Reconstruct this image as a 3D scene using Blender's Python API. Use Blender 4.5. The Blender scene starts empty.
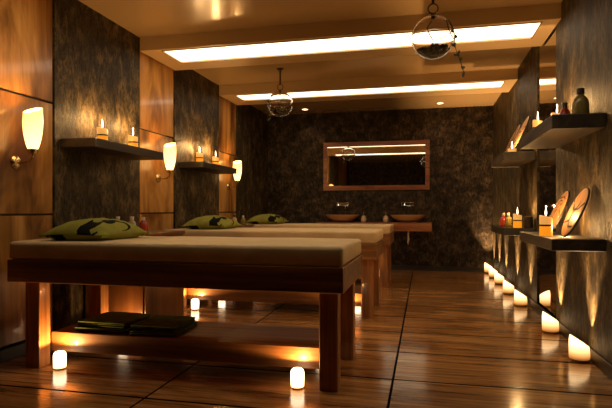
import bpy, bmesh, math, random
from mathutils import Vector, Matrix
random.seed(7)
PI = math.pi
col = bpy.context.scene.collection
sc = bpy.context.scene

# ------------------------------------------------------------------ materials
class N:
    def __init__(s, name):
        s.m = bpy.data.materials.new(name); s.m.use_nodes = True
        s.t = s.m.node_tree; s.n = s.t.nodes; s.l = s.t.links
        s.b = s.n['Principled BSDF']
    def add(s, typ, **kw):
        n = s.n.new(typ)
        for k, v in kw.items(): setattr(n, k, v)
        return n
    def link(s, a, b): s.l.new(a, b)
    def coords(s, scale, rnd=True):
        tc = s.add('ShaderNodeTexCoord')
        out = tc.outputs['Object']
        if rnd:
            oi = s.add('ShaderNodeObjectInfo')
            mu = s.add('ShaderNodeMath', operation='MULTIPLY'); mu.inputs[1].default_value = 37.0
            s.link(oi.outputs['Random'], mu.inputs[0])
            ad = s.add('ShaderNodeVectorMath', operation='ADD')
            s.link(out, ad.inputs[0]); s.link(mu.outputs[0], ad.inputs[1]); out = ad.outputs[0]
        mp = s.add('ShaderNodeMapping'); mp.inputs['Scale'].default_value = scale
        s.link(out, mp.inputs['Vector']); return mp.outputs[0]
    def noise(s, vec, scale, detail=6, rough=.6, dist=0.):
        n = s.add('ShaderNodeTexNoise'); n.inputs['Scale'].default_value = scale
        n.inputs['Detail'].default_value = detail; n.inputs['Roughness'].default_value = rough
        n.inputs['Distortion'].default_value = dist
        s.link(vec, n.inputs['Vector']); return n.outputs['Fac']
    def ramp(s, fac, stops):
        r = s.add('ShaderNodeValToRGB'); e = r.color_ramp.elements
        while len(e) < len(stops): e.new(.5)
        for i, (p, c) in enumerate(stops):
            e[i].position = p; e[i].color = (*c, 1) if len(c) == 3 else c
        s.link(fac, r.inputs[0]); return r.outputs[0]
    def mix(s, a, b, fac, mode='MIX'):
        m = s.add('ShaderNodeMix', data_type='RGBA', blend_type=mode)
        if isinstance(fac, float): m.inputs[0].default_value = fac
        else: s.link(fac, m.inputs[0])
        for v, i in ((a, 6), (b, 7)):
            if isinstance(v, tuple): m.inputs[i].default_value = (*v, 1)
            else: s.link(v, m.inputs[i])
        return m.outputs[2]
    def bump(s, h, strength, dist=.01):
        b = s.add('ShaderNodeBump'); b.inputs['Strength'].default_value = strength
        b.inputs['Distance'].default_value = dist
        s.link(h, b.inputs['Height']); s.link(b.outputs[0], s.b.inputs['Normal'])
    def set(s, **kw):
        for k, v in kw.items(): s.b.inputs[k.replace('_', ' ')].default_value = v

def plain(name, c, rough=.5, metal=0., **kw):
    n = N(name); n.set(Base_Color=(*c, 1), Roughness=rough, Metallic=metal, **kw); return n.m

def wood(name, dark, mid, light, axis='z', rough=.3, figure=2.2, stretch=.12, coat=0., contrast=1., fine=.6, spec=.5):
    n = N(name)
    sc_ = [1, 1, 1]; sc_['xyz'.index(axis)] = stretch
    v = n.coords(tuple(sc_))
    f = n.noise(v, figure, 4, .55, 1.6)
    sc2 = [1, 1, 1]; sc2['xyz'.index(axis)] = .03
    v2 = n.coords(tuple(sc2))
    g = n.noise(v2, 26, 5, .65, .3)
    c = n.ramp(f, [(.5 - .2*contrast, dark), (.48, mid), (.5 + .18*contrast, light)])
    gg = n.ramp(g, [(.34, (.42, .36, .32)), (.6, (1, 1, 1))])
    c2 = n.mix(c, gg, fine, 'MULTIPLY')
    n.link(c2, n.b.inputs['Base Color'])
    n.set(Roughness=rough, Coat_Weight=coat, Coat_Roughness=.08, Specular_IOR_Level=spec)
    n.bump(g, .15, .004)
    return n.m

def stone(name, dark, mid, light, axis_s=(1, 1, .6), rough=.55, lo=.36, hi=.66):
    n = N(name)
    v = n.coords(axis_s, False)
    a = n.noise(v, 7.5, 8, .68, .4)
    b = n.noise(n.coords((1, 1, .4), False), 42, 5, .7, .2)
    c = n.ramp(a, [(lo, dark), (.5, mid), (hi, light)])
    bb = n.ramp(b, [(.42, (.10, .09, .08)), (.52, (1, 1, 1))])
    n.link(n.mix(c, bb, .8, 'MULTIPLY'), n.b.inputs['Base Color'])
    n.set(Roughness=rough, Specular_IOR_Level=.2)
    h = n.add('ShaderNodeMath', operation='ADD'); n.link(a, h.inputs[0]); n.link(b, h.inputs[1])
    n.bump(h.outputs[0], .7, .012)
    return n.m

def emis(name, c, e, strength, axis=None, z0=0, z1=1, c2=None, rough=.4, base_strength=None, sample=True):
    n = N(name); n.set(Base_Color=(*c, 1), Roughness=rough)
    n.b.inputs['Emission Color'].default_value = (*e, 1)
    n.b.inputs['Emission Strength'].default_value = strength
    if c2 is not None:       # the wax glows most round its flame
        tc = n.add('ShaderNodeTexCoord'); sx = n.add('ShaderNodeSeparateXYZ')
        n.link(tc.outputs['Object'], sx.inputs[0])
        mr = n.add('ShaderNodeMapRange'); mr.inputs[1].default_value = z0; mr.inputs[2].default_value = z1
        n.link(sx.outputs[2], mr.inputs[0])
        cr = n.ramp(mr.outputs[0], [(0, c2), (1, e)])
        n.link(cr, n.b.inputs['Emission Color'])
        mr2 = n.add('ShaderNodeMapRange'); mr2.inputs[1].default_value = z0; mr2.inputs[2].default_value = z1
        mr2.inputs[3].default_value = base_strength; mr2.inputs[4].default_value = strength
        n.link(sx.outputs[2], mr2.inputs[0]); n.link(mr2.outputs[0], n.b.inputs['Emission Strength'])
    if not sample: n.m.cycles.emission_sampling = 'NONE'
    return n.m

M = {}
M['panel'] = wood('honey_wood_panel', (.12, .040, .007), (.37, .165, .032), (.62, .32, .085), 'z', .34, 2.4, .26, .3, .75, .45)
M['bed'] = wood('bed_wood', (.10, .036, .011), (.23, .10, .032), (.38, .185, .065), 'x', .45, 5.0, .10, .15, 1.3, .85, .25)
M['bedleg'] = wood('bed_leg_wood', (.17, .065, .02), (.38, .165, .052), (.55, .28, .10), 'z', .45, 5.0, .12, .1, 1.3, .8, .25)
M['cabinet'] = wood('cabinet_wood', (.055, .019, .006), (.13, .052, .016), (.20, .085, .027), 'z', .3, 2.4, .2)
M['carved'] = wood('carved_wood', (.26, .11, .03), (.42, .20, .065), (.54, .28, .10), 'z', .35, 6.0, .2)
M['counter'] = wood('counter_wood', (.14, .045, .016), (.28, .10, .035), (.36, .14, .05), 'x', .35, 3.0, .1)
M['frame'] = wood('mirror_frame_wood', (.16, .05, .018), (.30, .10, .035), (.38, .14, .05), 'x', .3, 5.0, .2)
M['shelfwood'] = wood('dark_shelf_wood', (.012, .008, .004), (.034, .022, .010), (.080, .052, .023), 'y', .5, 5.0, .12)
M['stone'] = stone('stone_plaster', (.018, .012, .006), (.058, .040, .018), (.17, .12, .054), lo=.38, hi=.66)
M['stoneback'] = stone('back_wall_plaster', (.010, .006, .003), (.038, .025, .014), (.11, .075, .043), (1, 1, 1))
M['ceiling'] = plain('ceiling_lacquer', (.33, .215, .10), .22, 0., Coat_Weight=.35, Coat_Roughness=.12)
M['lightbox'] = plain('light_box_lacquer', (.42, .285, .14), .33)
M['black'] = plain('black_joint', (.008, .007, .006), .45)
M['mirror'] = plain('mirror_glass', (.86, .85, .83), .015, 1.0)
M['mirrordim'] = plain('smoked_mirror_glass', (.62, .58, .54), .02, 1.0)
M['brass'] = plain('aged_brass', (.62, .44, .22), .22, 1.0)
M['chrome'] = plain('chrome', (.8, .78, .75), .12, 1.0)
M['darkmetal'] = plain('dark_metal', (.06, .045, .03), .35, 1.0)
M['towel'] = None
M['strip'] = emis('light_strip', (1, .95, .88), (1, .84, .58), 2.7)
M['shade'] = emis('sconce_shade', (1, .9, .7), (1, .44, .10), 1.3, c2=(1, .56, .19), z0=-.10, z1=.14, base_strength=2.8)
M['downlight'] = emis('downlight_lens', (1, .95, .85), (1, .78, .52), 4)
M['wax'] = emis('glowing_wax', (.55, .40, .22), (1, .66, .32), 2.4, c2=(1, .36, .06), z0=.018, z1=.115, base_strength=.22)
M['votivewax'] = emis('votive_wax', (1, .9, .75), (1, .74, .46), 5.0, c2=(1, .50, .16), z0=.0, z1=.06, base_strength=1.8)
M['creamwax'] = emis('cream_wax', (.6, .36, .12), (1, .46, .10), .42, sample=False)
M['orangewax'] = emis('orange_wax', (.55, .15, .01), (1, .30, .01), .6, sample=False)
M['flame'] = emis('candle_flame', (1, .9, .7), (1, .78, .55), 6, sample=False)
M['votiveglass'] = plain('candle_base_glass', (.30, .16, .06), .15)
M['wick'] = plain('wick', (.03, .02, .015), .8)
n = N('mattress_fabric'); v = n.coords((1, 1, 1)); f = n.noise(v, 7, 3, .5); w = n.noise(v, 420, 2, .5)
n.link(n.ramp(f, [(.3, (.52, .38, .20)), (.7, (.60, .45, .25))]), n.b.inputs['Base Color']); n.set(Roughness=.9); n.bump(w, .25, .002)
M['mattress'] = n.m
def cloth(name, a, b):
    n = N(name); v = n.coords((1, 1, 1)); f = n.noise(v, 14, 4, .6); w = n.noise(v, 300, 2, .6)
    n.link(n.ramp(f, [(.3, a), (.7, b)]), n.b.inputs['Base Color']); n.set(Roughness=.95, Specular_IOR_Level=.2); n.bump(w, .5, .004)
    return n.m
M['towel'] = cloth('green_terry', (.04, .065, .012), (.10, .14, .028))
M['olive'] = cloth('olive_cotton', (.19, .19, .028), (.27, .26, .045))
M['print'] = plain('black_print', (.006, .006, .004), .95, Specular_IOR_Level=.1)
M['potbody'] = plain('basin_ceramic', (.50, .30, .15), .35)
M['soap'] = plain('soap_ceramic', (.55, .40, .24), .35)
M['redglass'] = plain('red_bottle', (.34, .035, .022), .25)
M['olivebottle'] = plain('olive_bottle', (.20, .15, .035), .22)
M['beigebottle'] = plain('beige_bottle', (.42, .30, .18), .35)
M['cap'] = plain('bottle_cap', (.035, .028, .022), .4)
M['palecap'] = plain('pale_cap', (.55, .45, .33), .4)
M['plant'] = plain('dried_plant', (.035, .035, .012), .7)
M['leaf'] = plain('dark_leaf', (.05, .06, .015), .6)
g = N('clear_glass'); g.set(Base_Color=(1, .98, .95, 1), Roughness=.0, IOR=1.45, Transmission_Weight=1.0)
M['glass'] = g.m

# floor: large glossy timber-look slabs, 1.27 x 0.6 m
n = N('floor_timber_slabs')
tc = n.add('ShaderNodeTexCoord'); sx = n.add('ShaderNodeSeparateXYZ'); n.link(tc.outputs['Object'], sx.inputs[0])
def mth(op, a, b=None):
    m = n.add('ShaderNodeMath', operation=op)
    for i, x in enumerate((a, b)):
        if x is None: continue
        if isinstance(x, (int, float)): m.inputs[i].default_value = x
        else: n.link(x, m.inputs[i])
    return m.outputs[0]
ux = mth('DIVIDE', mth('ADD', sx.outputs[0], .178 + 12.7), 1.27)
uy = mth('DIVIDE', mth('ADD', sx.outputs[1], 12.0 - .06), .6)
ix, iy = mth('FLOOR', ux), mth('FLOOR', uy)
fx, fy = mth('FRACT', ux), mth('FRACT', uy)
ex = mth('MULTIPLY', mth('MINIMUM', fx, mth('SUBTRACT', 1, fx)), 1.27)
ey = mth('MULTIPLY', mth('MINIMUM', fy, mth('SUBTRACT', 1, fy)), .6)
seam = mth('MAXIMUM', mth('LESS_THAN', ex, .007), mth('LESS_THAN', ey, .010))
wn = n.add('ShaderNodeTexWhiteNoise', noise_dimensions='2D')
cb = n.add('ShaderNodeCombineXYZ'); n.link(ix, cb.inputs[0]); n.link(iy, cb.inputs[1]); n.link(cb.outputs[0], wn.inputs['Vector'])
off = n.add('ShaderNodeVectorMath', operation='SCALE'); n.link(wn.outputs['Color'], off.inputs[0]); off.inputs['Scale'].default_value = 40
ad = n.add('ShaderNodeVectorMath', operation='ADD'); n.link(tc.outputs['Object'], ad.inputs[0]); n.link(off.outputs[0], ad.inputs[1])
def mp(scale):
    m = n.add('ShaderNodeMapping'); m.inputs['Scale'].default_value = scale; n.link(ad.outputs[0], m.inputs['Vector']); return m.outputs[0]
f = n.noise(mp((.30, 1.6, 1)), 3.4, 5, .6, 1.0)
g2 = n.noise(mp((.035, 1, 1)), 42, 6, .68, .3)
c = n.ramp(f, [(.32, (.17, .068, .019)), (.5, (.34, .16, .048)), (.66, (.50, .265, .095))])
c = n.mix(c, n.ramp(g2, [(.40, (.26, .20, .16)), (.52, (1, 1, 1))]), .68, 'MULTIPLY')
c = n.mix(c, (.006, .004, .003), seam)
n.link(c, n.b.inputs['Base Color'])
rr = n.ramp(f, [(.2, (.21,)*3), (.8, (.13,)*3)]); n.link(rr, n.b.inputs['Roughness'])
n.link(mth('MULTIPLY', mth('SUBTRACT', 1, seam), .45), n.b.inputs['Specular IOR Level']); n.link(mth('MULTIPLY', mth('SUBTRACT', 1, seam), .12), n.b.inputs['Coat Weight']); n.set(Coat_Roughness=.06)
n.bump(mth('SUBTRACT', mth('MULTIPLY', g2, .12), seam), .25, .003)
M['floor'] = n.m

# ------------------------------------------------------------------ mesh helpers
def B(): return bmesh.new()
def obj(name, bm, mats, parent=None, smooth=False, loc=None):
    me = bpy.data.meshes.new(name)
    bmesh.ops.recalc_face_normals(bm, faces=bm.faces[:])
    bm.to_mesh(me); bm.free()
    if not isinstance(mats, (list, tuple)): mats = [mats]
    for m in mats: me.materials.append(m)
    if smooth:
        for p in me.polygons: p.use_smooth = True
        try: me.set_sharp_from_angle(angle=math.radians(40))
        except Exception: pass
    o = bpy.data.objects.new(name, me); col.objects.link(o)
    if parent is not None: o.parent = parent
    if loc: o.location = loc
    return o
def box(bm, x0, x1, y0, y1, z0, z1, bev=0., mi=0, seg=2):
    r = bmesh.ops.create_cube(bm, size=1.)
    vs = r['verts']
    for v in vs:
        v.co = Vector((x0 + (v.co.x + .5)*(x1-x0), y0 + (v.co.y + .5)*(y1-y0), z0 + (v.co.z + .5)*(z1-z0)))
    fs = list({f for v in vs for f in v.link_faces})
    for f in fs: f.material_index = mi
    if bev > 0:
        es = list({e for v in vs for e in v.link_edges})
        bmesh.ops.bevel(bm, geom=es, offset=bev, segments=seg, affect='EDGES', profile=.5)
    return bm
def lathe(bm, prof, seg=32, c=(0, 0, 0), sx=1., sy=1., cap=True, mi=0):
    rings = []
    for r, z in prof:
        if r < 1e-5: rings.append([bm.verts.new((c[0], c[1], c[2]+z))])
        else: rings.append([bm.verts.new((c[0]+sx*r*math.cos(2*PI*k/seg), c[1]+sy*r*math.sin(2*PI*k/seg), c[2]+z)) for k in range(seg)])
    for a, b in zip(rings, rings[1:]):
        for k in range(seg):
            k2 = (k+1) % seg
            if len(a) == 1 and len(b) == 1: continue
            if len(a) == 1: f = bm.faces.new((a[0], b[k2], b[k]))
            elif len(b) == 1: f = bm.faces.new((a[k], a[k2], b[0]))
            else: f = bm.faces.new((a[k], a[k2], b[k2], b[k]))
            f.material_index = mi
    if cap:
        if len(rings[0]) > 1: bm.faces.new(rings[0][::-1]).material_index = mi
        if len(rings[-1]) > 1: bm.faces.new(rings[-1]).material_index = mi
    return bm
def tube(bm, pts, r, seg=10, closed=False, r_end=None):
    pts = [Vector(p) for p in pts]; n_ = len(pts); rings = []
    up = None
    for i, p in enumerate(pts):
        if closed: t = pts[(i+1) % n_] - pts[i-1]
        else: t = pts[min(i+1, n_-1)] - pts[max(i-1, 0)]
        t.normalize()
        if up is None:
            up = Vector((0, 0, 1)) if abs(t.z) < .9 else Vector((1, 0, 0))
        a = t.cross(up); a.normalize(); b = a.cross(t); b.normalize(); up = b
        rr_ = r if r_end is None else r + (r_end-r)*i/(n_-1)
        rings.append([bm.verts.new(p + a*rr_*math.cos(2*PI*k/seg) + b*rr_*math.sin(2*PI*k/seg)) for k in range(seg)])
    prs = list(zip(rings, rings[1:])) + ([(rings[-1], rings[0])] if closed else [])
    for A, C in prs:
        for k in range(seg):
            bm.faces.new((A[k], A[(k+1) % seg], C[(k+1) % seg], C[k]))
    if not closed:
        bm.faces.new(rings[0][::-1]); bm.faces.new(rings[-1])
    return bm
def tag(o, label=None, cat=None, group=None, kind=None):
    if label: o['label'] = label
    if cat: o['category'] = cat
    if group: o['group'] = group
    if kind: o['kind'] = kind
    return o
def thing(name, loc, label, cat, group=None, rz=0):
    o = bpy.data.objects.new(name, None); o.empty_display_size = .05; col.objects.link(o)
    o.location = loc; o.rotation_euler = (0, 0, rz)
    return tag(o, label, cat, group)
def dup(root, loc, label, rz=None, scale=None):
    def rec(o, parent):
        c = o.copy(); col.objects.link(c)
        if parent is not None: c.parent = parent
        for ch in list(o.children):
            if ch.type != 'LIGHT': rec(ch, c)
        return c
    r = rec(root, None); r.location = loc; r['label'] = label
    if rz is not None: r.rotation_euler = (0, 0, rz)
    if scale: r.scale = (scale,)*3
    return r
def lamp(name, typ, loc, watts, c, r=.01, **kw):
    l = bpy.data.lights.new(name, typ); l.energy = watts; l.color = c
    if typ in ('POINT', 'SPOT'): l.shadow_soft_size = r
    for k, v in kw.items(): setattr(l, k, v)
    o = bpy.data.objects.new(name, l); col.objects.link(o); o.location = loc
    return o

# ------------------------------------------------------------------ room
XL, XR, YB, YF, ZC = -2.70, 1.084, 8.70, -1.6, 2.68
ZB = 2.55
def struct(name, bm, m, parent=None):
    o = obj(name, bm, m, parent)
    if parent is None: o['kind'] = 'structure'
    return o
struct('floor', box(B(), XL-.12, XR+.12, YF-.1, YB+.1, -.1, 0), M['floor'])
struct('ceiling', box(B(), XL-.12, XR+.12, YF-.1, YB+.1, ZC, ZC+.1), M['ceiling'])
struct('wall_back', box(B(), XL-.12, XR+.12, YB, YB+.1, 0, ZC), M['stoneback'])
struct('wall_front', box(B(), XL-.12, XR+.12, YF-.1, YF, 0, ZC), M['stoneback'])
wl = struct('wall_left', box(B(), XL-.12, XL-.03, YF, YB, 0, ZC), M['black'])
for y0, y1 in ((.9, 2.52), (3.32, 4.50), (5.22, 6.48), (7.16, 8.70)):
    struct('stone_panel', box(B(), XL-.03, XL, y0, y1, .0, ZC), M['stone'], wl)
for y0, y1 in ((-.9, .9), (2.52, 3.32), (4.50, 5.22), (6.48, 7.16)):
    for z0, z1 in ((.095, .960), (.974, 1.792), (1.808, ZC)):
        struct('wood_panel', box(B(), XL-.03, XL-.012, y0+.006, y1-.006, z0, z1, .003, seg=1), M['panel'], wl)
wr = struct('wall_right', box(B(), XR+.03, XR+.12, YF, YB, 0, ZC), M['black'])
for y0, y1 in ((YF, .9), (3.34, 4.68), (5.42, 8.70)):
    struct('stone_panel', box(B(), XR, XR+.03, y0, y1, 0, ZC), M['stone'], wr)
for i, (y0, y1) in enumerate(((.9, 3.34), (4.68, 5.42))):
    m_ = obj('wall_mirror', box(B(), XR+.012, XR+.028, y0+.002, y1-.002, .05, ZC-.002), M['mirrordim'])
    tag(m_, ['tall wall mirror beside the viewer, nearer than the near stone panel', 'tall dark mirror strip between the two stone panels of the right wall'][i], 'mirror')
# skirtings
def skirt(name, x0, x1, spans):
    bm = B()
    for a, b in spans: box(bm, x0, x1, a, b, 0, .085, .004, seg=1)
    struct(name, bm, M['black'])
skirt('baseboard_left', XL, XL+.015, ((YF, YB-.016),))
skirt('baseboard_right', XR-.012, XR, ((YF, YB-.016),))
struct('baseboard_back', box(B(), XL, XR, YB-.014, YB, 0, .07), M['black'])

# light boxes hanging under the ceiling
def lightbox(y0, y1, s0, s1, label):
    t = thing('ceiling_light_box', (0, y0, ZB), label, 'ceiling light', 'long light boxes across the ceiling')
    bm = B(); X0, X1 = XL+.001, XR-.001; a, b = -2.49, .95; zt = ZC-.001-ZB
    w, d0, d1 = y1-y0, s0-y0, s1-y0
    box(bm, X0, X1, 0, d0, 0, zt); box(bm, X0, X1, d1, w, 0, zt)
    box(bm, X0, a, d0, d1, 0, zt); box(bm, b, X1, d0, d1, 0, zt)
    obj('frame', bm, M['lightbox'], t)
    bm = B()
    e = .012
    box(bm, a, b, d0, d0+e, -.006, .0); box(bm, a, b, d1-e, d1, -.006, .0)
    box(bm, a, a+e, d0, d1, -.006, 0); box(bm, b-e, b, d0, d1, -.006, 0)
    obj('rim', bm, M['ceiling'], t)
    bm = B(); box(bm, a+.001, b-.001, d0+.001, d1-.001, .014, .03)
    obj('diffuser', bm, M['strip'], t)
lightbox(2.52, 3.24, 2.56, 2.94, 'white ceiling light box above the nearest sconce, seen in the back mirror')
lightbox(4.50, 5.22, 4.54, 4.96, 'larger bright white light box crossing the ceiling in front')
lightbox(6.48, 7.16, 6.52, 6.87, 'farther bright white light box crossing the ceiling near the back wall')

for x, y, lb in ((.246, 8.3, 'round recessed spotlight right of the back wall mirror'), (-1.93, 8.3, 'round recessed spotlight left above the back wall mirror')):
    t = thing('recessed_spotlight', (x, y, ZC), lb, 'ceiling light', 'recessed spotlights by the back wall')
    obj('ring', lathe(B(), [(.045, -.001), (.062, -.001), (.062, -.008), (.045, -.008)], 28, cap=False), M['lightbox'], t, True)
    obj('lens', lathe(B(), [(0, -.002), (.05, -.002), (.05, -.006), (0, -.006)], 28), M['downlight'], t)
    l = lamp('spot_beam', 'SPOT', (x, y, ZC-.02), 4, (1, .60, .30), .03, spot_size=math.radians(100), spot_blend=.8)
    l.rotation_euler = (math.radians(18), 0, 0)

# ------------------------------------------------------------------ sconces
WARM = (1, .55, .19)
def sconce():
    t = thing('wall_sconce', (XL-.012, 2.955, 1.325), '', 'wall lamp', 'sconces on the wooden wall panels')
    bm = B(); lathe(bm, [(0, 0), (.046, 0), (.046, .006), (.036, .016), (.02, .022), (0, .024)], 28)
    bmesh.ops.rotate(bm, verts=bm.verts, matrix=Matrix.Rotation(PI/2, 3, 'Y')); obj('wall_plate', bm, M['brass'], t, True)
    bm = B(); tube(bm, [(.018, 0, -.0), (.06, 0, -.005), (.10, 0, 0), (.128, 0, .018), (.138, 0, .045), (.138, 0, .066)], .0075, 12)
    obj('arm', bm, M['brass'], t, True)
    obj('shade_holder', lathe(B(), [(0, .055), (.026, .055), (.034, .075), (.034, .085), (0, .085)], 24, (.138, 0, 0)), M['brass'], t, True)
    bm = B()
    prof = [(r*.93, z*.95-.008) for r, z in [(.030, -.145), (.037, -.13), (.047, -.10), (.056, -.06), (.063, -.02), (.067, .03), (.068, .07), (.066, .11), (.064, .15)]]
    out = prof + [(r-.005, z) for r, z in prof[::-1]]
    lathe(bm, out, 40, cap=False)
    for v in bm.verts:      # slanting cut at the mouth, higher towards the back wall
        if v.co.z > -.02:
            k = (v.co.z+.02)/.17
            v.co.z += k*(.035*v.co.y/.066 - .012)
    obj('shade', bm, M['shade'], t, True, (.138, 0, .225))
    obj('bulb', lathe(B(), [(0, .085), (.014, .09), (.022, .12), (.024, .15), (.015, .18), (0, .19)], 20, (.138, 0, 0)), M['downlight'], t, True)
    return t
labs = ['brass wall lamp with glowing glass shade on the nearest wooden panel',
        'brass wall lamp with glowing shade between the two left wall shelves',
        'farthest and smallest glowing wall lamp beyond the second left shelf']
s0 = sconce(); s0['label'] = labs[0]
dup(s0, (XL-.012, 4.87, 1.33), labs[1]); dup(s0, (XL-.012, 6.84, 1.33), labs[2])
for y in (2.945, 4.87, 6.84):
    lamp('sconce_light', 'POINT', (XL+.126, y, 1.62), 4.5, WARM, .03)

# ------------------------------------------------------------------ shelves
def shelf(x0, x1, y0, y1, z0, z1, label, group):
    t = thing('floating_shelf', ((x0+x1)/2, (y0+y1)/2, z0), label, 'shelf', group)
    hx, hy, h = (x1-x0)/2, (y1-y0)/2, z1-z0
    obj('board', box(B(), -hx, hx, -hy, hy, 0, h, .006), M['shelfwood'], t)
XS = .775
shelf(XL+.001, -2.40, 3.38, 4.42, 1.475, 1.545, 'dark wall shelf with two lit candles nearer on left stone panel', 'dark shelves on the left wall')
shelf(XL+.001, -2.40, 5.32, 6.36, 1.475, 1.545, 'farther dark shelf with two lit candles on the left wall', 'dark shelves on the left wall')
shelf(XS, XR-.001, 3.45, 4.56, 1.505, 1.595, 'nearest upper dark shelf on right wall holding two bottles', 'dark shelves on the right wall')
shelf(XS, XR-.001, 3.45, 4.56, .745, .82, 'nearest lower dark shelf on right wall holding two carved wooden boards', 'dark shelves on the right wall')
shelf(XS, XR-.001, 5.46, 6.40, 1.50, 1.585, 'farther upper dark shelf on right wall with two leaning boards', 'dark shelves on the right wall')
shelf(XS, XR-.001, 5.46, 6.40, .745, .82, 'farther lower dark shelf on right wall with small bottles and candle', 'dark shelves on the right wall')

# ------------------------------------------------------------------ shelf candles
def shelf_candle():
    t = thing('pillar_candle', (0, 0, 0), '', 'candle', 'banded pillar candles on the wall shelves')
    r = .042
    obj('lower_wax', lathe(B(), [(0, 0), (r-.002, 0), (r, .002), (r, .068), (0, .068)], 32), M['orangewax'], t, True)
    obj('band', lathe(B(), [(0, .068), (r+.001, .068), (r+.001, .080), (0, .080)], 32), M['black'], t, True)
    bm = B(); lathe(bm, [(0, .080), (r, .080), (r, .130), (r-.003, .135), (r*.6, .131), (0, .127)], 32)
    for v in bm.verts:
        if v.co.z > .11: v.co.z -= .010*v.co.x/r
    obj('upper_wax', bm, M['creamwax'], t, True)
    obj('wick', tube(B(), [(0, 0, .125), (0, 0, .14), (.002, 0, .146)], .0015, 6), M['wick'], t)
    obj('flame', lathe(B(), [(0, .137), (.004, .144), (.006, .156), (.005, .172), (.0028, .19), (0, .212)], 16), M['flame'], t, True)
    return t
sc_spots = [(-2.60, 3.76, 1.545, 'lit banded candle on the nearer left shelf, closest to the viewer', 1, 2.6),
            (-2.60, 4.22, 1.545, 'lit banded candle at the far end of the nearer left shelf', 1, 2.6),
            (-2.60, 5.65, 1.545, 'lit small candle on the farther left shelf, left one', 1, 2.6),
            (-2.60, 6.13, 1.545, 'lit small candle on the farther left shelf, right one', 1, 2.6),
            (.825, 3.84, .82, 'lit orange and cream banded candle beside the carved boards on right shelf', 1, 2.4),
            (.925, 5.55, .82, 'lit banded candle beside the small red bottle on far lower right shelf', 1, 1.8),
            (.985, 4.22, 1.595, 'lit candle behind the olive bottle on the near upper right shelf', 1, 2.4),
            (.90, 4.47, 1.595, 'lit candle at the far end of the near upper right shelf', .95, .8)]
base = shelf_candle()
for i, (x, y, z, lb, s, w) in enumerate(sc_spots):
    o = base if i == 0 else dup(base, (x, y, z), lb)
    o.location = (x, y, z); o['label'] = lb; o.scale = (s, s, s)
    lamp('flame_light', 'POINT', (x, y, z+.222*s), w*2.1, WARM, .005)

# ------------------------------------------------------------------ candles on the floor along the right wall
def floor_candle():
    t = thing('floor_candle', (0, 0, 0), '', 'candle', 'slant topped candles along the right wall')
    r = .062
    obj('base', lathe(B(), [(0, 0), (r-.006, 0), (r-.003, .004), (r-.003, .014), (0, .014)], 36), M['votiveglass'], t, True)
    bm = B(); lathe(bm, [(0, .014), (r, .014), (r+.002, .02), (r+.001, .10), (r-.004, .135), (r-.012, .135), (r-.016, .125), (0, .122)], 40)
    for v in bm.verts:
        if v.co.z > .09: v.co.z += -.040*v.co.x/r - .004
    obj('wax', bm, M['wax'], t, True)
    return t
order = ['nearest', 'second nearest', 'third nearest', 'fourth nearest', 'fifth nearest', 'sixth nearest', 'seventh and farthest']
fc = floor_candle()
for i, (y, x) in enumerate(((3.73, 1.008), (4.53, 1.008), (5.72, .985), (6.50, .985), (7.35, .995), (8.0, 1.0), (8.58, 1.0))):
    lb = f'{order[i]} of the glowing slant-topped candles on the floor along the right wall'
    o = fc if i == 0 else dup(fc, (x, y, 0), lb)
    o.location = (x, y, 0); o['label'] = lb
    l = lamp('candle_uplight', 'SPOT', (1.030, y, .125), 190, (1, .60, .26), .008, spot_size=math.radians(62), spot_blend=1.)
    l.rotation_euler = (Vector((-.02, 0, .5))).to_track_quat('-Z', 'Y').to_euler()

# ------------------------------------------------------------------ massage beds
BX0, BX1 = -2.55, -.42
def bed():
    t = thing('massage_bed', (0, 2.71, 0), '', 'massage table', 'wooden massage beds in a row')
    W = .85
    # top rails: long boards and end boards
    obj('side_rail', box(B(), BX0, BX1, 0, .045, .55, .69, .004), M['bed'], t)
    obj('side_rail', box(B(), BX0, BX1, W-.045, W, .55, .69, .004), M['bed'], t)
    obj('end_rail', box(B(), BX0, BX0+.045, .046, W-.046, .55, .69, .004), M['bed'], t)
    obj('end_rail', box(B(), BX1-.045, BX1, .046, W-.046, .55, .69, .004), M['bed'], t)
    obj('top_board', box(B(), BX0+.045, BX1-.045, .046, W-.046, .655, .685), M['bed'], t)
    for x in (-2.47, -.565):
        for y in (.06, W-.16):
            obj('leg', box(B(), x, x+.105, y, y+.10, 0, .655, .005), M['bedleg'], t)
    obj('lower_shelf', box(B(), -2.50+.13, -.565, .17, W-.17, .085, .208, .004), M['bed'], t)
    bm = B(); box(bm, BX0+.003, BX1-.003, .003, W-.003, .6905, .802, .022, seg=4)
    bmesh.ops.subdivide_edges(bm, edges=[e for e in bm.edges if e.calc_length() > .5], cuts=40, use_grid_fill=True)
    for v in bm.verts:
        if v.co.z > .79:
            v.co.z += .0025*math.sin(v.co.x*9)*math.sin(v.co.y*7)
    obj('mattress', bm, M['mattress'], t, True)
    return t
bl = ['nearest massage bed with cream mattress and green towels on its lower shelf',
      'middle massage bed with cream mattress, behind the nearest bed',
      'farthest massage bed with cream mattress, closest to the washbasins']
b0 = bed(); b0['label'] = bl[0]
beds = [b0, dup(b0, (0, 4.67, 0), bl[1]), dup(b0, (0, 6.63, 0), bl[2])]

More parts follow.
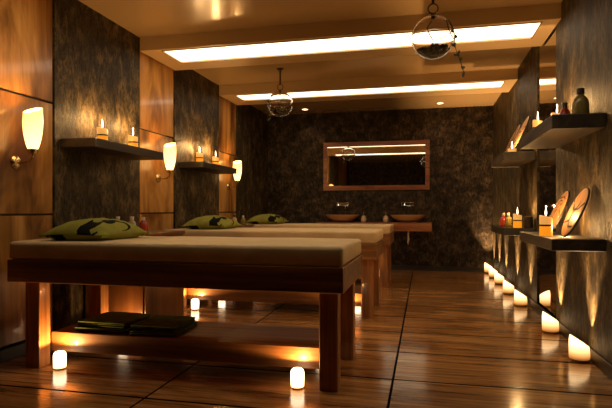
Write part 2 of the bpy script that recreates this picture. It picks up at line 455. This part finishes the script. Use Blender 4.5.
# pillows
def inpoly(px, py, pts):
    c = False; j = len(pts)-1
    for i in range(len(pts)):
        xi, yi = pts[i]; xj, yj = pts[j]
        if (yi > py) != (yj > py) and px < (xj-xi)*(py-yi)/(yj-yi)+xi: c = not c
        j = i
    return c
cat = [(-.30, -.5), (-.33, -.1), (-.26, .22), (-.30, .52), (-.16, .34), (-.04, .40), (.04, .62), (.12, .34), (.14, .02), (.06, -.18), (.20, -.40), (.34, -.12), (.40, -.20), (.28, -.55), (.08, -.56)]
def curl(px, py):
    r_ = math.hypot(px, py); a = math.atan2(py, px)
    if .26 < r_ < .26+.10*(1.6+a)/1.6 and -1.5 < a < 2.3: return True
    return math.hypot(px+.18, py-.28) < .17
def pillow_pat(u, v):
    # u, v in -1..1 over the pillow
    for cx, cy, s, k, rot in ((.36, -.66, .72, 0, .0), (.70, -.10, .80, 1, 1.3), (-.45, .42, .7, 1, 2.5), (.55, .72, .5, 0, 1.9), (-.25, -.12, .5, 0, 2.0)):
        x, y = (u-cx)/s, (v-cy)/s
        x, y = x*math.cos(rot)+y*math.sin(rot), -x*math.sin(rot)+y*math.cos(rot)
        if abs(x) < 1 and abs(y) < 1:
            if (inpoly(x, y, cat) if k == 0 else curl(x, y)): return 1
    return 0
def pillow(shift):
    NX, NY = 110, 130; hx, hy, H = .235, .29, .078
    bm = B(); top = {}; bot = {}
    for i in range(NX+1):
        for j in range(NY+1):
            u, v = -1+2*i/NX, -1+2*j/NY
            u = math.copysign(1-(1-abs(u))**1.5, u); v = math.copysign(1-(1-abs(v))**1.5, v)
            e = max(0, (1-abs(u)**2.2)*(1-abs(v)**2.2))
            pinch = 1-.07*(v*v)*(1-abs(u)**4)*0 
            x = u*hx*(1-.03*(1-v*v)*abs(u)**6); y = v*hy*(1-.03*(1-u*u)*abs(v)**6)
            h = H*e**.56
            wr_ = .004*math.sin(17*u+5*v+shift)*math.sin(9*v)*e
            zt = .040+h*1.28+wr_; zb = .040-min(.038, h*1.05)
            if i in (0, NX) or j in (0, NY):
                vv = bm.verts.new((x*(1-.07*abs(u*v)**4), y*(1-.07*abs(u*v)**4), .040 - .022*(abs(u)*abs(v))**3)); top[i, j] = bot[i, j] = vv
            else:
                sag = -.020*(abs(u)*abs(v))**2
                top[i, j] = bm.verts.new((x, y, zt+sag)); bot[i, j] = bm.verts.new((x, y, zb))
    for i in range(NX):
        for j in range(NY):
            u, v = -1+2*(i+.5)/NX, -1+2*(j+.5)/NY
            f = bm.faces.new((top[i, j], top[i+1, j], top[i+1, j+1], top[i, j+1]))
            f.material_index = pillow_pat(u*math.cos(shift)+v*math.sin(shift)*.2, v)
            q = (bot[i, j], bot[i, j+1], bot[i+1, j+1], bot[i+1, j])
            f = bm.faces.new(q); f.material_index = pillow_pat(-u, v)
    return obj('pillow', bm, [M['olive'], M['print']], None, True)
for k, lb in enumerate(('olive pillow with black print on the nearest massage bed', 'olive pillow with black print on the middle massage bed', 'olive pillow with black print on the farthest massage bed')):
    p = pillow(.0+k*.35); p.location = (-2.185, 3.105+1.96*k, .804); p.rotation_euler = (0, 0, (.0, .04, -.03)[k])
    tag(p, lb, 'pillow', 'olive pillows on the massage beds')

# folded towels on the nearest bed's lower shelf
def towel(w, d, h, seed):
    rnd = random.Random(seed); bm = B()
    nl = 3
    for k in range(nl):
        z0, z1 = k*h/nl, (k+1)*h/nl+.0
        b2 = B(); box(b2, -w/2+rnd.uniform(0, .006), w/2-rnd.uniform(0, .01), -d/2+rnd.uniform(0, .01), d/2-rnd.uniform(0, .006), z0, z1-.0015, min(.0065, h/nl*.45), seg=3)
        bmesh.ops.subdivide_edges(b2, edges=[e for e in b2.edges if e.calc_length() > .15], cuts=12, use_grid_fill=True)
        me = bpy.data.meshes.new('t'); b2.to_mesh(me); b2.free(); bm.from_mesh(me); bpy.data.meshes.remove(me)
    for v in bm.verts:
        v.co.z = max(0, v.co.z*(1-.07*(1+math.sin(v.co.x*11+seed)*math.cos(v.co.y*9+seed))) - .10*v.co.z*abs(v.co.x/(w/2))**4)
    return bm
tw = [(-2.03, 3.07, 0, .38, .34, .036, 'lower dark green folded towel of the left stack under the nearest bed'),
      (-2.03, 3.08, .037, .36, .32, .036, 'upper dark green folded towel of the left stack under the nearest bed'),
      (-1.66, 3.07, 0, .33, .34, .033, 'lower dark green folded towel of the right stack under the nearest bed'),
      (-1.67, 3.08, .034, .31, .32, .033, 'upper dark green folded towel of the right stack under the nearest bed')]
for i, (x, y, dz, w, d, h, lb) in enumerate(tw):
    o = obj('folded_towel', towel(w, d, h, i+1), M['towel'], None, True)
    o.location = (x, y, .2085+dz); o.rotation_euler = (0, 0, (.02, -.03, .05, .01)[i])
    tag(o, lb, 'towel', 'green folded towels on the lower shelf')

# votive candles on the floor under the beds
def votive():
    t = thing('votive_candle', (0, 0, 0), '', 'candle', 'short glowing candles on the floor by the bed legs')
    obj('base', lathe(B(), [(0, 0), (.033, 0), (.035, .003), (.035, .008), (0, .008)], 30), M['votiveglass'], t, True)
    bm = B(); lathe(bm, [(0, .008), (.037, .008), (.038, .014), (.038, .085), (.035, .098), (.027, .106), (.014, .109), (0, .109)], 32)
    obj('wax', bm, M['votivewax'], t, True)
    return t
vb = votive(); first = True
bn = ['nearest bed', 'middle bed', 'farthest bed']
for k in range(3):
    for x, side in ((-2.24, 'left'), (-.695, 'right')):
        for dy, pos in ((2.80, 'front'), (3.50, 'rear')):
            lb = f'short glowing candle on the floor at the {pos} {side} leg of the {bn[k]}'
            o = vb if first else dup(vb, (0, 0, 0), lb); first = False
            o.location = (x, dy+1.96*k, 0); o['label'] = lb
            l = lamp('votive_light', 'SPOT', (x, dy+1.96*k, .121), 7 if pos == 'front' else 3, (1, .50, .16), .006, spot_size=math.radians(178), spot_blend=.2); l.rotation_euler = (PI, 0, 0)

# ------------------------------------------------------------------ bedside cabinets and bottles
def cabinet(y, lb):
    t = thing('bedside_cabinet', (-2.41, y, 0), lb, 'cabinet', 'wooden cabinets between the beds')
    obj('body', box(B(), -.26, .255, .015, .705, .0, .785, .003), M['cabinet'], t)
    obj('top', box(B(), -.27, .27, 0, .72, .786, .812, .004), M['cabinet'], t)
    d = obj('door', box(B(), .256, .272, .03, .69, .04, .765, .003), M['cabinet'], t)
    obj('handle', tube(B(), [(.272, .60, .50), (.29, .60, .50), (.29, .60, .62), (.272, .60, .62)], .004, 8), M['brass'], d)
cabinet(3.62, 'wooden cabinet with bottles on top between nearest and middle beds')
cabinet(5.58, 'wooden cabinet with bottles on top between middle and farthest beds')
def bottle(h, r, body, cap, flat=.7):
    t = thing('oil_bottle', (0, 0, 0), '', 'bottle')
    hb = h*.80
    obj('body', lathe(B(), [(0, 0), (r*.85, 0), (r*.98, hb*.06), (r, hb*.35), (r*.98, hb*.6), (r*.86, hb*.78), (r*.6, hb*.9), (r*.38, hb*.96), (r*.36, hb), (0, hb)], 28, sy=flat), body, t, True)
    obj('cap', lathe(B(), [(0, hb+.0005), (r*.46, hb+.0005), (r*.46, h-.002), (r*.42, h), (0, h)], 24, sy=flat if flat > .9 else .85), cap, t, True)
    return t
bt = [(.13, .036, 'redglass', 'palecap', -2.20, 3.72, .812, 'dark red bottle with pale cap on the cabinet behind the nearest pillow', 'bottles on the bedside cabinets'),
      (.135, .036, 'beigebottle', 'palecap', -2.315, 3.74, .812, 'beige bottle next to the red one behind the nearest pillow', 'bottles on the bedside cabinets'),
      (.135, .036, 'beigebottle', 'palecap', -2.43, 3.72, .812, 'beige bottle farthest left behind the nearest pillow', 'bottles on the bedside cabinets'),
      (.13, .036, 'beigebottle', 'cap', -2.22, 5.80, .812, 'beige bottle with dark cap behind the middle pillow', 'bottles on the bedside cabinets'),
      (.12, .036, 'olivebottle', 'palecap', -2.20, 6.05, .812, 'small olive bottle with pale cap behind the middle pillow', 'bottles on the bedside cabinets'),
      (.195, .052, 'olivebottle', 'cap', .99, 3.64, 1.595, 'tall olive bottle with dark cap on the near upper right shelf', 'bottles on the right wall shelves'),
      (.175, .040, 'redglass', 'cap', .985, 4.0, 1.595, 'small red bottle beside the olive bottle on the near upper right shelf', 'bottles on the right wall shelves'),
      (.15, .037, 'olivebottle', 'palecap', .855, 5.66, .82, 'olive bottle with pale cap next to the candle on far lower right shelf', 'bottles on the right wall shelves'),
      (.15, .037, 'redglass', 'palecap', .835, 5.84, .82, 'red bottle with pale cap on the far lower right shelf', 'bottles on the right wall shelves')]
for h, r, b_, c_, x, y, z, lb, gr in bt:
    t = bottle(h, r, M[b_], M[c_], .8); t.location = (x, y, z); tag(t, lb, None, gr)
# dark votive cup with a hidden flame
cup = thing('candle_cup', (1.02, 5.515, .82), 'dark cylindrical candle cup between the two candles of the right shelves', 'candle holder')
obj('body', lathe(B(), [(0, 0), (.042, 0), (.045, .004), (.045, .115), (.040, .115), (.040, .02), (0, .02)], 32), M['shelfwood'], cup, True)
obj('wax', lathe(B(), [(0, .021), (.039, .021), (.039, .06), (0, .06)], 24), M['creamwax'], cup, True)
lamp('cup_light', 'POINT', (1.02, 5.515, .82+.09), 3.0, WARM, .012)
def tea_light(x, y, z, lb, sc_, w):
    tl = thing('tea_light', (x, y, z), lb, 'candle')
    obj('cup', lathe(B(), [(0, 0), (.019*sc_, 0), (.019*sc_, .015*sc_), (.017*sc_, .015*sc_), (.017*sc_, .010*sc_), (0, .010*sc_)], 24), M['creamwax'] if sc_ > 1 else M['chrome'], tl, True)
    obj('flame', lathe(B(), [(0, .0105*sc_), (.003*sc_, .018*sc_), (.0035*sc_, .024*sc_), (.0025*sc_, .034*sc_), (0, .048*sc_)], 12), M['flame'], tl, True)
    lamp('tea_light_flame', 'POINT', (x, y, z+.05*sc_+.01), w, WARM, .01)
tea_light(.955, 3.87, .82, 'small tea light tucked behind the carved boards on near lower shelf', 1, 3.5)
tea_light(.865, 5.50, 1.585, 'bright tea light before the leaning boards on the far upper right shelf', 2.2, 3.)

# ------------------------------------------------------------------ carved oval boards
def carved(pattern):
    bm = B(); a, b, th = .105, .18, .014
    NR, NS = 34, 96
    def near(px, py):
        for seg in pattern:
            for (x0, y0), (x1, y1) in zip(seg, seg[1:]):
                dx, dy = x1-x0, y1-y0; L = dx*dx+dy*dy
                t_ = max(0, min(1, ((px-x0)*dx+(py-y0)*dy)/L))
                if math.hypot(px-x0-t_*dx, py-y0-t_*dy) < .032: return True
        return False
    fr = [[None]*NS for _ in range(NR+1)]
    c0 = bm.verts.new((-th, 0, 0)); c1 = bm.verts.new((0, 0, 0)); back = [None]*NS
    for r in range(1, NR+1):
        for s in range(NS):
            q = r/NR; u, v = q*math.cos(2*PI*s/NS), q*math.sin(2*PI*s/NS)
            g_ = near(u, v) and r < NR-1
            fr[r][s] = bm.verts.new((-th + (.003 if g_ else 0) + .004*max(0, q-.9)/.1, a*u, b*v))
    back = [bm.verts.new((0, a*math.cos(2*PI*s/NS), b*math.sin(2*PI*s/NS))) for s in range(NS)]
    for s in range(NS):
        s2 = (s+1) % NS
        bm.faces.new((c0, fr[1][s], fr[1][s2]))
        for r in range(1, NR):
            f = bm.faces.new((fr[r][s], fr[r+1][s], fr[r+1][s2], fr[r][s2]))
            q = (r+.5)/NR
            if near(q*math.cos(2*PI*(s+.5)/NS), q*math.sin(2*PI*(s+.5)/NS)) or q > .975: f.material_index = 1
        bm.faces.new((fr[NR][s], back[s], back[s2], fr[NR][s2])).material_index = 1
        bm.faces.new((c1, back[s2], back[s]))
    return bm
def arc(cx, cy, r, a0, a1, n_=12): return [(cx+r*math.cos(a0+(a1-a0)*i/n_), cy+r*math.sin(a0+(a1-a0)*i/n_)) for i in range(n_+1)]
patA = [[(-.9, -.15), (-.35, .1), (0, .42), (.2, .2), (.35, -.2), (.7, -.6)], arc(.1, .1, .45, .3, 2.6), [(-.5, .6), (0, .72), (.5, .65)], [(-.2, .0), (.0, -.5), (-.1, -.95)], [(.2, .2), (.1, -.25), (.45, -.45)]]
patB = [[(-.85, .35), (-.3, .12), (.1, .08), (.55, .3), (.8, .55)], [(.1, .08), (.2, -.35), (-.1, -.6), (-.6, -.6)], [(.2, -.35), (.8, -.45)], arc(.2, .6, .5, 3.6, 5.4)]
pm = [carved(patA), carved(patB)]
def place_board(bm_or_src, x, y, z, lean, yaw, s, lb):
    if isinstance(bm_or_src, bmesh.types.BMesh): o = obj('carved_board', bm_or_src, [M['carved'], M['wick']], None, False)
    else: o = bm_or_src.copy(); col.objects.link(o)
    o.scale = (s, s, s)
    o.rotation_euler = (Matrix.Rotation(yaw, 3, 'Z') @ Matrix.Rotation(lean, 3, 'Y')).to_euler()
    # rest the lowest point on the shelf
    R = o.rotation_euler.to_matrix(); lo = min((R @ v.co).z for v in o.data.vertices)*s
    o.location = (x, y, z - lo)
    return tag(o, lb, 'carved board', 'carved oval boards leaning on the right wall')
LE = math.radians(25)
pa = place_board(pm[0], .945, 4.02, .82, LE, .10, .97, 'carved oval wooden board behind the candle on near lower right shelf')
pb = place_board(pm[1], .978, 3.69, .82, LE, .14, .99, 'carved oval wooden board closest to the viewer on near lower right shelf')
place_board(pa, .95, 5.96, 1.585, LE, .08, 1.06, 'oval wooden board leaning behind the flame on far upper right shelf')
place_board(pb, .97, 5.62, 1.585, LE, .08, 1.15, 'taller oval wooden board nearer the viewer on far upper right shelf')

# ------------------------------------------------------------------ back wall mirror, washstand
t = thing('framed_mirror', (-.80, YB, 1.63), 'wide wood-framed mirror on the back wall above the washbasins', 'mirror')
mw, mz0, mz1, fw, fd = .89, -.295, .528, .08, .035
bm = B()
box(bm, -mw, mw, -fd, -.001, mz1-fw, mz1, .003); box(bm, -mw, mw, -fd, -.001, mz0, mz0+fw, .003)
box(bm, -mw, -mw+fw*.85, -fd, -.001, mz0+fw, mz1-fw, .003); box(bm, mw-fw*.85, mw, -fd, -.001, mz0+fw, mz1-fw, .003)
obj('frame', bm, M['frame'], t)
obj('glass', box(B(), -mw+fw*.85, mw-fw*.85, -.03, -.008, mz0+fw-.002, mz1-fw+.002), M['mirror'], t).rotation_euler = (math.radians(.14), 0, 0)
CT = .80
t = thing('wash_counter', (-.80, YB, CT), 'wooden washbasin counter fixed along the back wall', 'counter')
obj('top', box(B(), -.92, .92, -.5, -.001, -.135, 0, .005), M['counter'], t)
for x in (-.53, .55):
    obj('drain_pipe', tube(B(), [(x, -.28, -.136), (x, -.28, -.32), (x, -.24, -.36), (x, -.001, -.36)], .02, 14), M['chrome'], t, True)
def basin(lb):
    t = thing('wash_basin', (0, 0, 0), lb, 'basin', 'bowl washbasins on the counter')
    obj('bowl', lathe(B(), [(0, 0), (.09, 0), (.17, .03), (.24, .078), (.275, .115), (.28, .12), (.27, .12), (.23, .082), (.16, .04), (.08, .016), (0, .014)], 48), M['potbody'], t, True)
    obj('drain', lathe(B(), [(0, .016), (.022, .016), (.022, .02), (0, .021)], 20), M['chrome'], t, True)
    return t
w1 = basin('left brown bowl washbasin on the back counter'); w1.location = (-1.32, 8.42, CT)
dup(w1, (-.255, 8.42, CT), 'right brown bowl washbasin on the back counter')
def faucet(lb):
    t = thing('wall_faucet', (0, 0, 0), lb, 'faucet', 'chrome wall faucets above the basins')
    obj('backplate', box(B(), -.11, .10, -.012, 0, -.032, .032, .008), M['chrome'], t)
    obj('spout', tube(B(), [(-.05, -.012, 0), (-.05, -.12, 0), (-.05, -.15, -.008), (-.05, -.155, -.03)], .017, 14), M['chrome'], t, True)
    bm = B(); lathe(bm, [(0, 0), (.026, 0), (.026, .05), (.02, .055), (0, .055)], 20); bmesh.ops.rotate(bm, verts=bm.verts, matrix=Matrix.Rotation(PI/2, 3, 'X')); bmesh.ops.translate(bm, verts=bm.verts, vec=(.055, -.012, 0))
    h = obj('handle', bm, M['chrome'], t, True)
    obj('lever', box(B(), .047, .063, -.066, -.054, -.08, .01, .004), M['chrome'], h)
    return t
f1 = faucet('chrome wall faucet above the left bowl basin'); f1.location = (-1.36, YB-.001, 1.10)
dup(f1, (-.26, YB-.001, 1.10), 'chrome wall faucet above the right bowl basin')
def soap(lb):
    t = thing('soap_dispenser', (0, 0, 0), lb, 'soap dispenser', 'soap dispensers between the basins')
    obj('body', lathe(B(), [(0, 0), (.036, 0), (.043, .01), (.045, .05), (.038, .085), (.022, .105), (.016, .11), (0, .11)], 28), M['soap'], t, True)
    obj('pump', tube(B(), [(0, 0, .11), (0, 0, .165), (-.0, -.01, .175), (0, -.045, .175)], .0065, 10), M['chrome'], t, True)
    return t
d1 = soap('soap dispenser beside the left basin on the back counter'); d1.location = (-.965, 8.40, CT)
dup(d1, (-.605, 8.40, CT), 'soap dispenser beside the right basin on the back counter')

# ------------------------------------------------------------------ hanging glass globes
def globe(lb, loc, R, rod_top, hole_az, vine, filler):
    t = thing('hanging_glass_globe', loc, lb, 'hanging ornament', 'glass globes hanging from the ceiling')
    hole = Vector((math.cos(hole_az)*math.cos(.30), math.sin(hole_az)*math.cos(.30), math.sin(.30)*.9)).normalized()
    bm = B()
    def shell(rad, flip):
        rings = []; a0 = .50; n1, n2 = 34, 56
        q = Vector((0, 0, 1)).rotation_difference(hole)
        for i in range(n1+1):
            a_ = a0 + (PI-a0)*i/n1
            if i == n1: rings.append([bm.verts.new(q @ Vector((0, 0, -rad)))])
            else: rings.append([bm.verts.new(q @ Vector((rad*math.sin(a_)*math.cos(2*PI*k/n2), rad*math.sin(a_)*math.sin(2*PI*k/n2), rad*math.cos(a_)))) for k in range(n2)])
        for A, C in zip(rings, rings[1:]):
            for k in range(n2):
                k2 = (k+1) % n2
                if len(C) == 1: bm.faces.new((A[k], A[k2], C[0]))
                else: bm.faces.new((A[k], A[k2], C[k2], C[k]))
        return rings[0]
    o_ = shell(R, 0); i_ = shell(R-.0035, 1)
    for k in range(len(o_)):
        k2 = (k+1) % len(o_); bm.faces.new((o_[k], o_[k2], i_[k2], i_[k]))
    gl = obj('globe', bm, M['glass'], t, True)
    # thick rolled rim of the opening
    q = Vector((0, 0, 1)).rotation_difference(hole)
    rim = [q @ Vector(((R-.001)*math.sin(.50)*math.cos(2*PI*k/40), (R-.001)*math.sin(.50)*math.sin(2*PI*k/40), (R-.001)*math.cos(.50))) for k in range(40)]
    obj('rim', tube(B(), rim, .004, 8, closed=True), M['darkmetal'], t, True)
    obj('knob', lathe(B(), [(0, R-.022), (.014, R-.018), (.022, R-.004), (.020, R+.006), (.010, R+.016), (0, R+.018)], 20), M['darkmetal'], t, True)
    rc = R+.018+.034
    obj('ring', tube(B(), [(.034*math.cos(2*PI*k/32), 0, rc+.034*math.sin(2*PI*k/32)) for k in range(32)], .0045, 8, closed=True), M['darkmetal'], t, True)
    obj('rod', tube(B(), [(0, 0, rc+.034), (0, 0, rod_top-loc[2]-.02)], .010, 12), M['darkmetal'], t, True)
    obj('ceiling_cup', lathe(B(), [(0, -.02), (.03, -.02), (.04, -.001), (0, -.001)], 24, (0, 0, rod_top-loc[2])), M['darkmetal'], t, True)
    # dried moss and pebbles filling the bottom
    rnd = random.Random(int(R*1000)+int(loc[0]*10))
    bm = B(); cut = -R*.52
    for k in range(int(620*filler)):
        z = rnd.uniform(-R*.95, cut); rr_ = math.sqrt(max(0, (R*.93)**2 - z*z))*math.sqrt(rnd.random())
        a_ = rnd.uniform(0, 2*PI); z = z
        s = rnd.uniform(.009, .02)
        mt = Matrix.Translation((rr_*math.cos(a_), rr_*math.sin(a_), z)) @ Matrix.Rotation(rnd.uniform(0, 3), 4, 'X') @ Matrix.Rotation(rnd.uniform(0, 3), 4, 'Y') @ Matrix.Diagonal((s, s*.35, s*.8, 1))
        bmesh.ops.create_icosphere(bm, subdivisions=1, radius=1, matrix=mt)
    for v in bm.verts:
        if v.co.length > R*.955: v.co *= R*.955/v.co.length
    fl = obj('dried_moss', bm, M['plant'], t); fl['kind'] = 'stuff'
    # stem curling inside then vine hanging out of the opening
    hz = hole * (R*.86)
    pts = [(0, 0, -R*.15), (-.02, 0, R*.1), (-.045*math.cos(hole_az), 0, R*.45), (-.01, 0, R*.80)]
    obj('stem', tube(B(), pts, .004, 6), M['plant'], t, True)
    bm = B(); p = [Vector((0, 0, -R*.2)), Vector(hz)*.6 + Vector((0, 0, -.03)), Vector(hole)*(R*1.02) + Vector((0, 0, -.02))]
    q_ = p[-1]
    for dx, dz in vine: q_ = q_ + Vector((dx, 0, dz)); p.append(q_.copy())
    tube(bm, p, .003, 6)
    vn = obj('vine', bm, M['plant'], t)
    bm = B()
    for a_ in p[2:]:
        for k in range(3):
            c_ = a_ + Vector((rnd.uniform(-.014, .014), rnd.uniform(-.01, .01), rnd.uniform(-.015, .015)))
            mt = Matrix.Translation(c_) @ Matrix.Rotation(rnd.uniform(0, 6), 4, 'Y') @ Matrix.Diagonal((.016, .006, .009, 1))
            bmesh.ops.create_icosphere(bm, subdivisions=1, radius=1, matrix=mt)
    lf = obj('leaves', bm, M['leaf'], vn); lf['kind'] = 'stuff'
    return t
globe('large clear glass globe hanging nearest, upper centre right, with trailing vine', (.062, 3.70, 2.21), .150, ZC, -.35,
      [(.006, -.05), (.0, -.055), (.015, -.055), (.02, -.05), (.015, -.05), (.012, -.04)], 1)
globe('smaller glass globe hanging farther away, left of the back wall mirror', (-1.665, 5.86, 2.255), .152, ZC, PI+.5,
      [(.01, -.05), (.008, -.05), (.012, -.05), (-.01, -.05)], 1)

# ------------------------------------------------------------------ world, camera, view
w = bpy.data.worlds.new('World'); sc.world = w; w.use_nodes = True
w.node_tree.nodes['Background'].inputs[0].default_value = (.02, .012, .006, 1)
w.node_tree.nodes['Background'].inputs[1].default_value = .2
cam = bpy.data.cameras.new('camera'); co = bpy.data.objects.new('camera', cam); col.objects.link(co)
cam.sensor_width = 36; cam.lens = 512/612*36; cam.shift_y = 6/612; cam.clip_start = .01
co.location = (0, 0, 1.0); co.rotation_euler = (PI/2, 0, math.atan(118/512)); sc.camera = co
vs_ = sc.view_settings; sc.display_settings.display_device = 'sRGB'
vs_.view_transform = 'Standard'; vs_.look = 'None'; vs_.exposure = 0.5; vs_.gamma = 1.0; vs_.use_curve_mapping = False
cy = sc.cycles
try:
    cy.use_denoising = True; cy.denoiser = 'OPENIMAGEDENOISE'
    cy.caustics_reflective = False; cy.caustics_refractive = False
    cy.sample_clamp_indirect = 3.0; cy.max_bounces = 10; cy.glossy_bounces = 6; cy.transmission_bounces = 10; cy.diffuse_bounces = 5
except Exception: pass
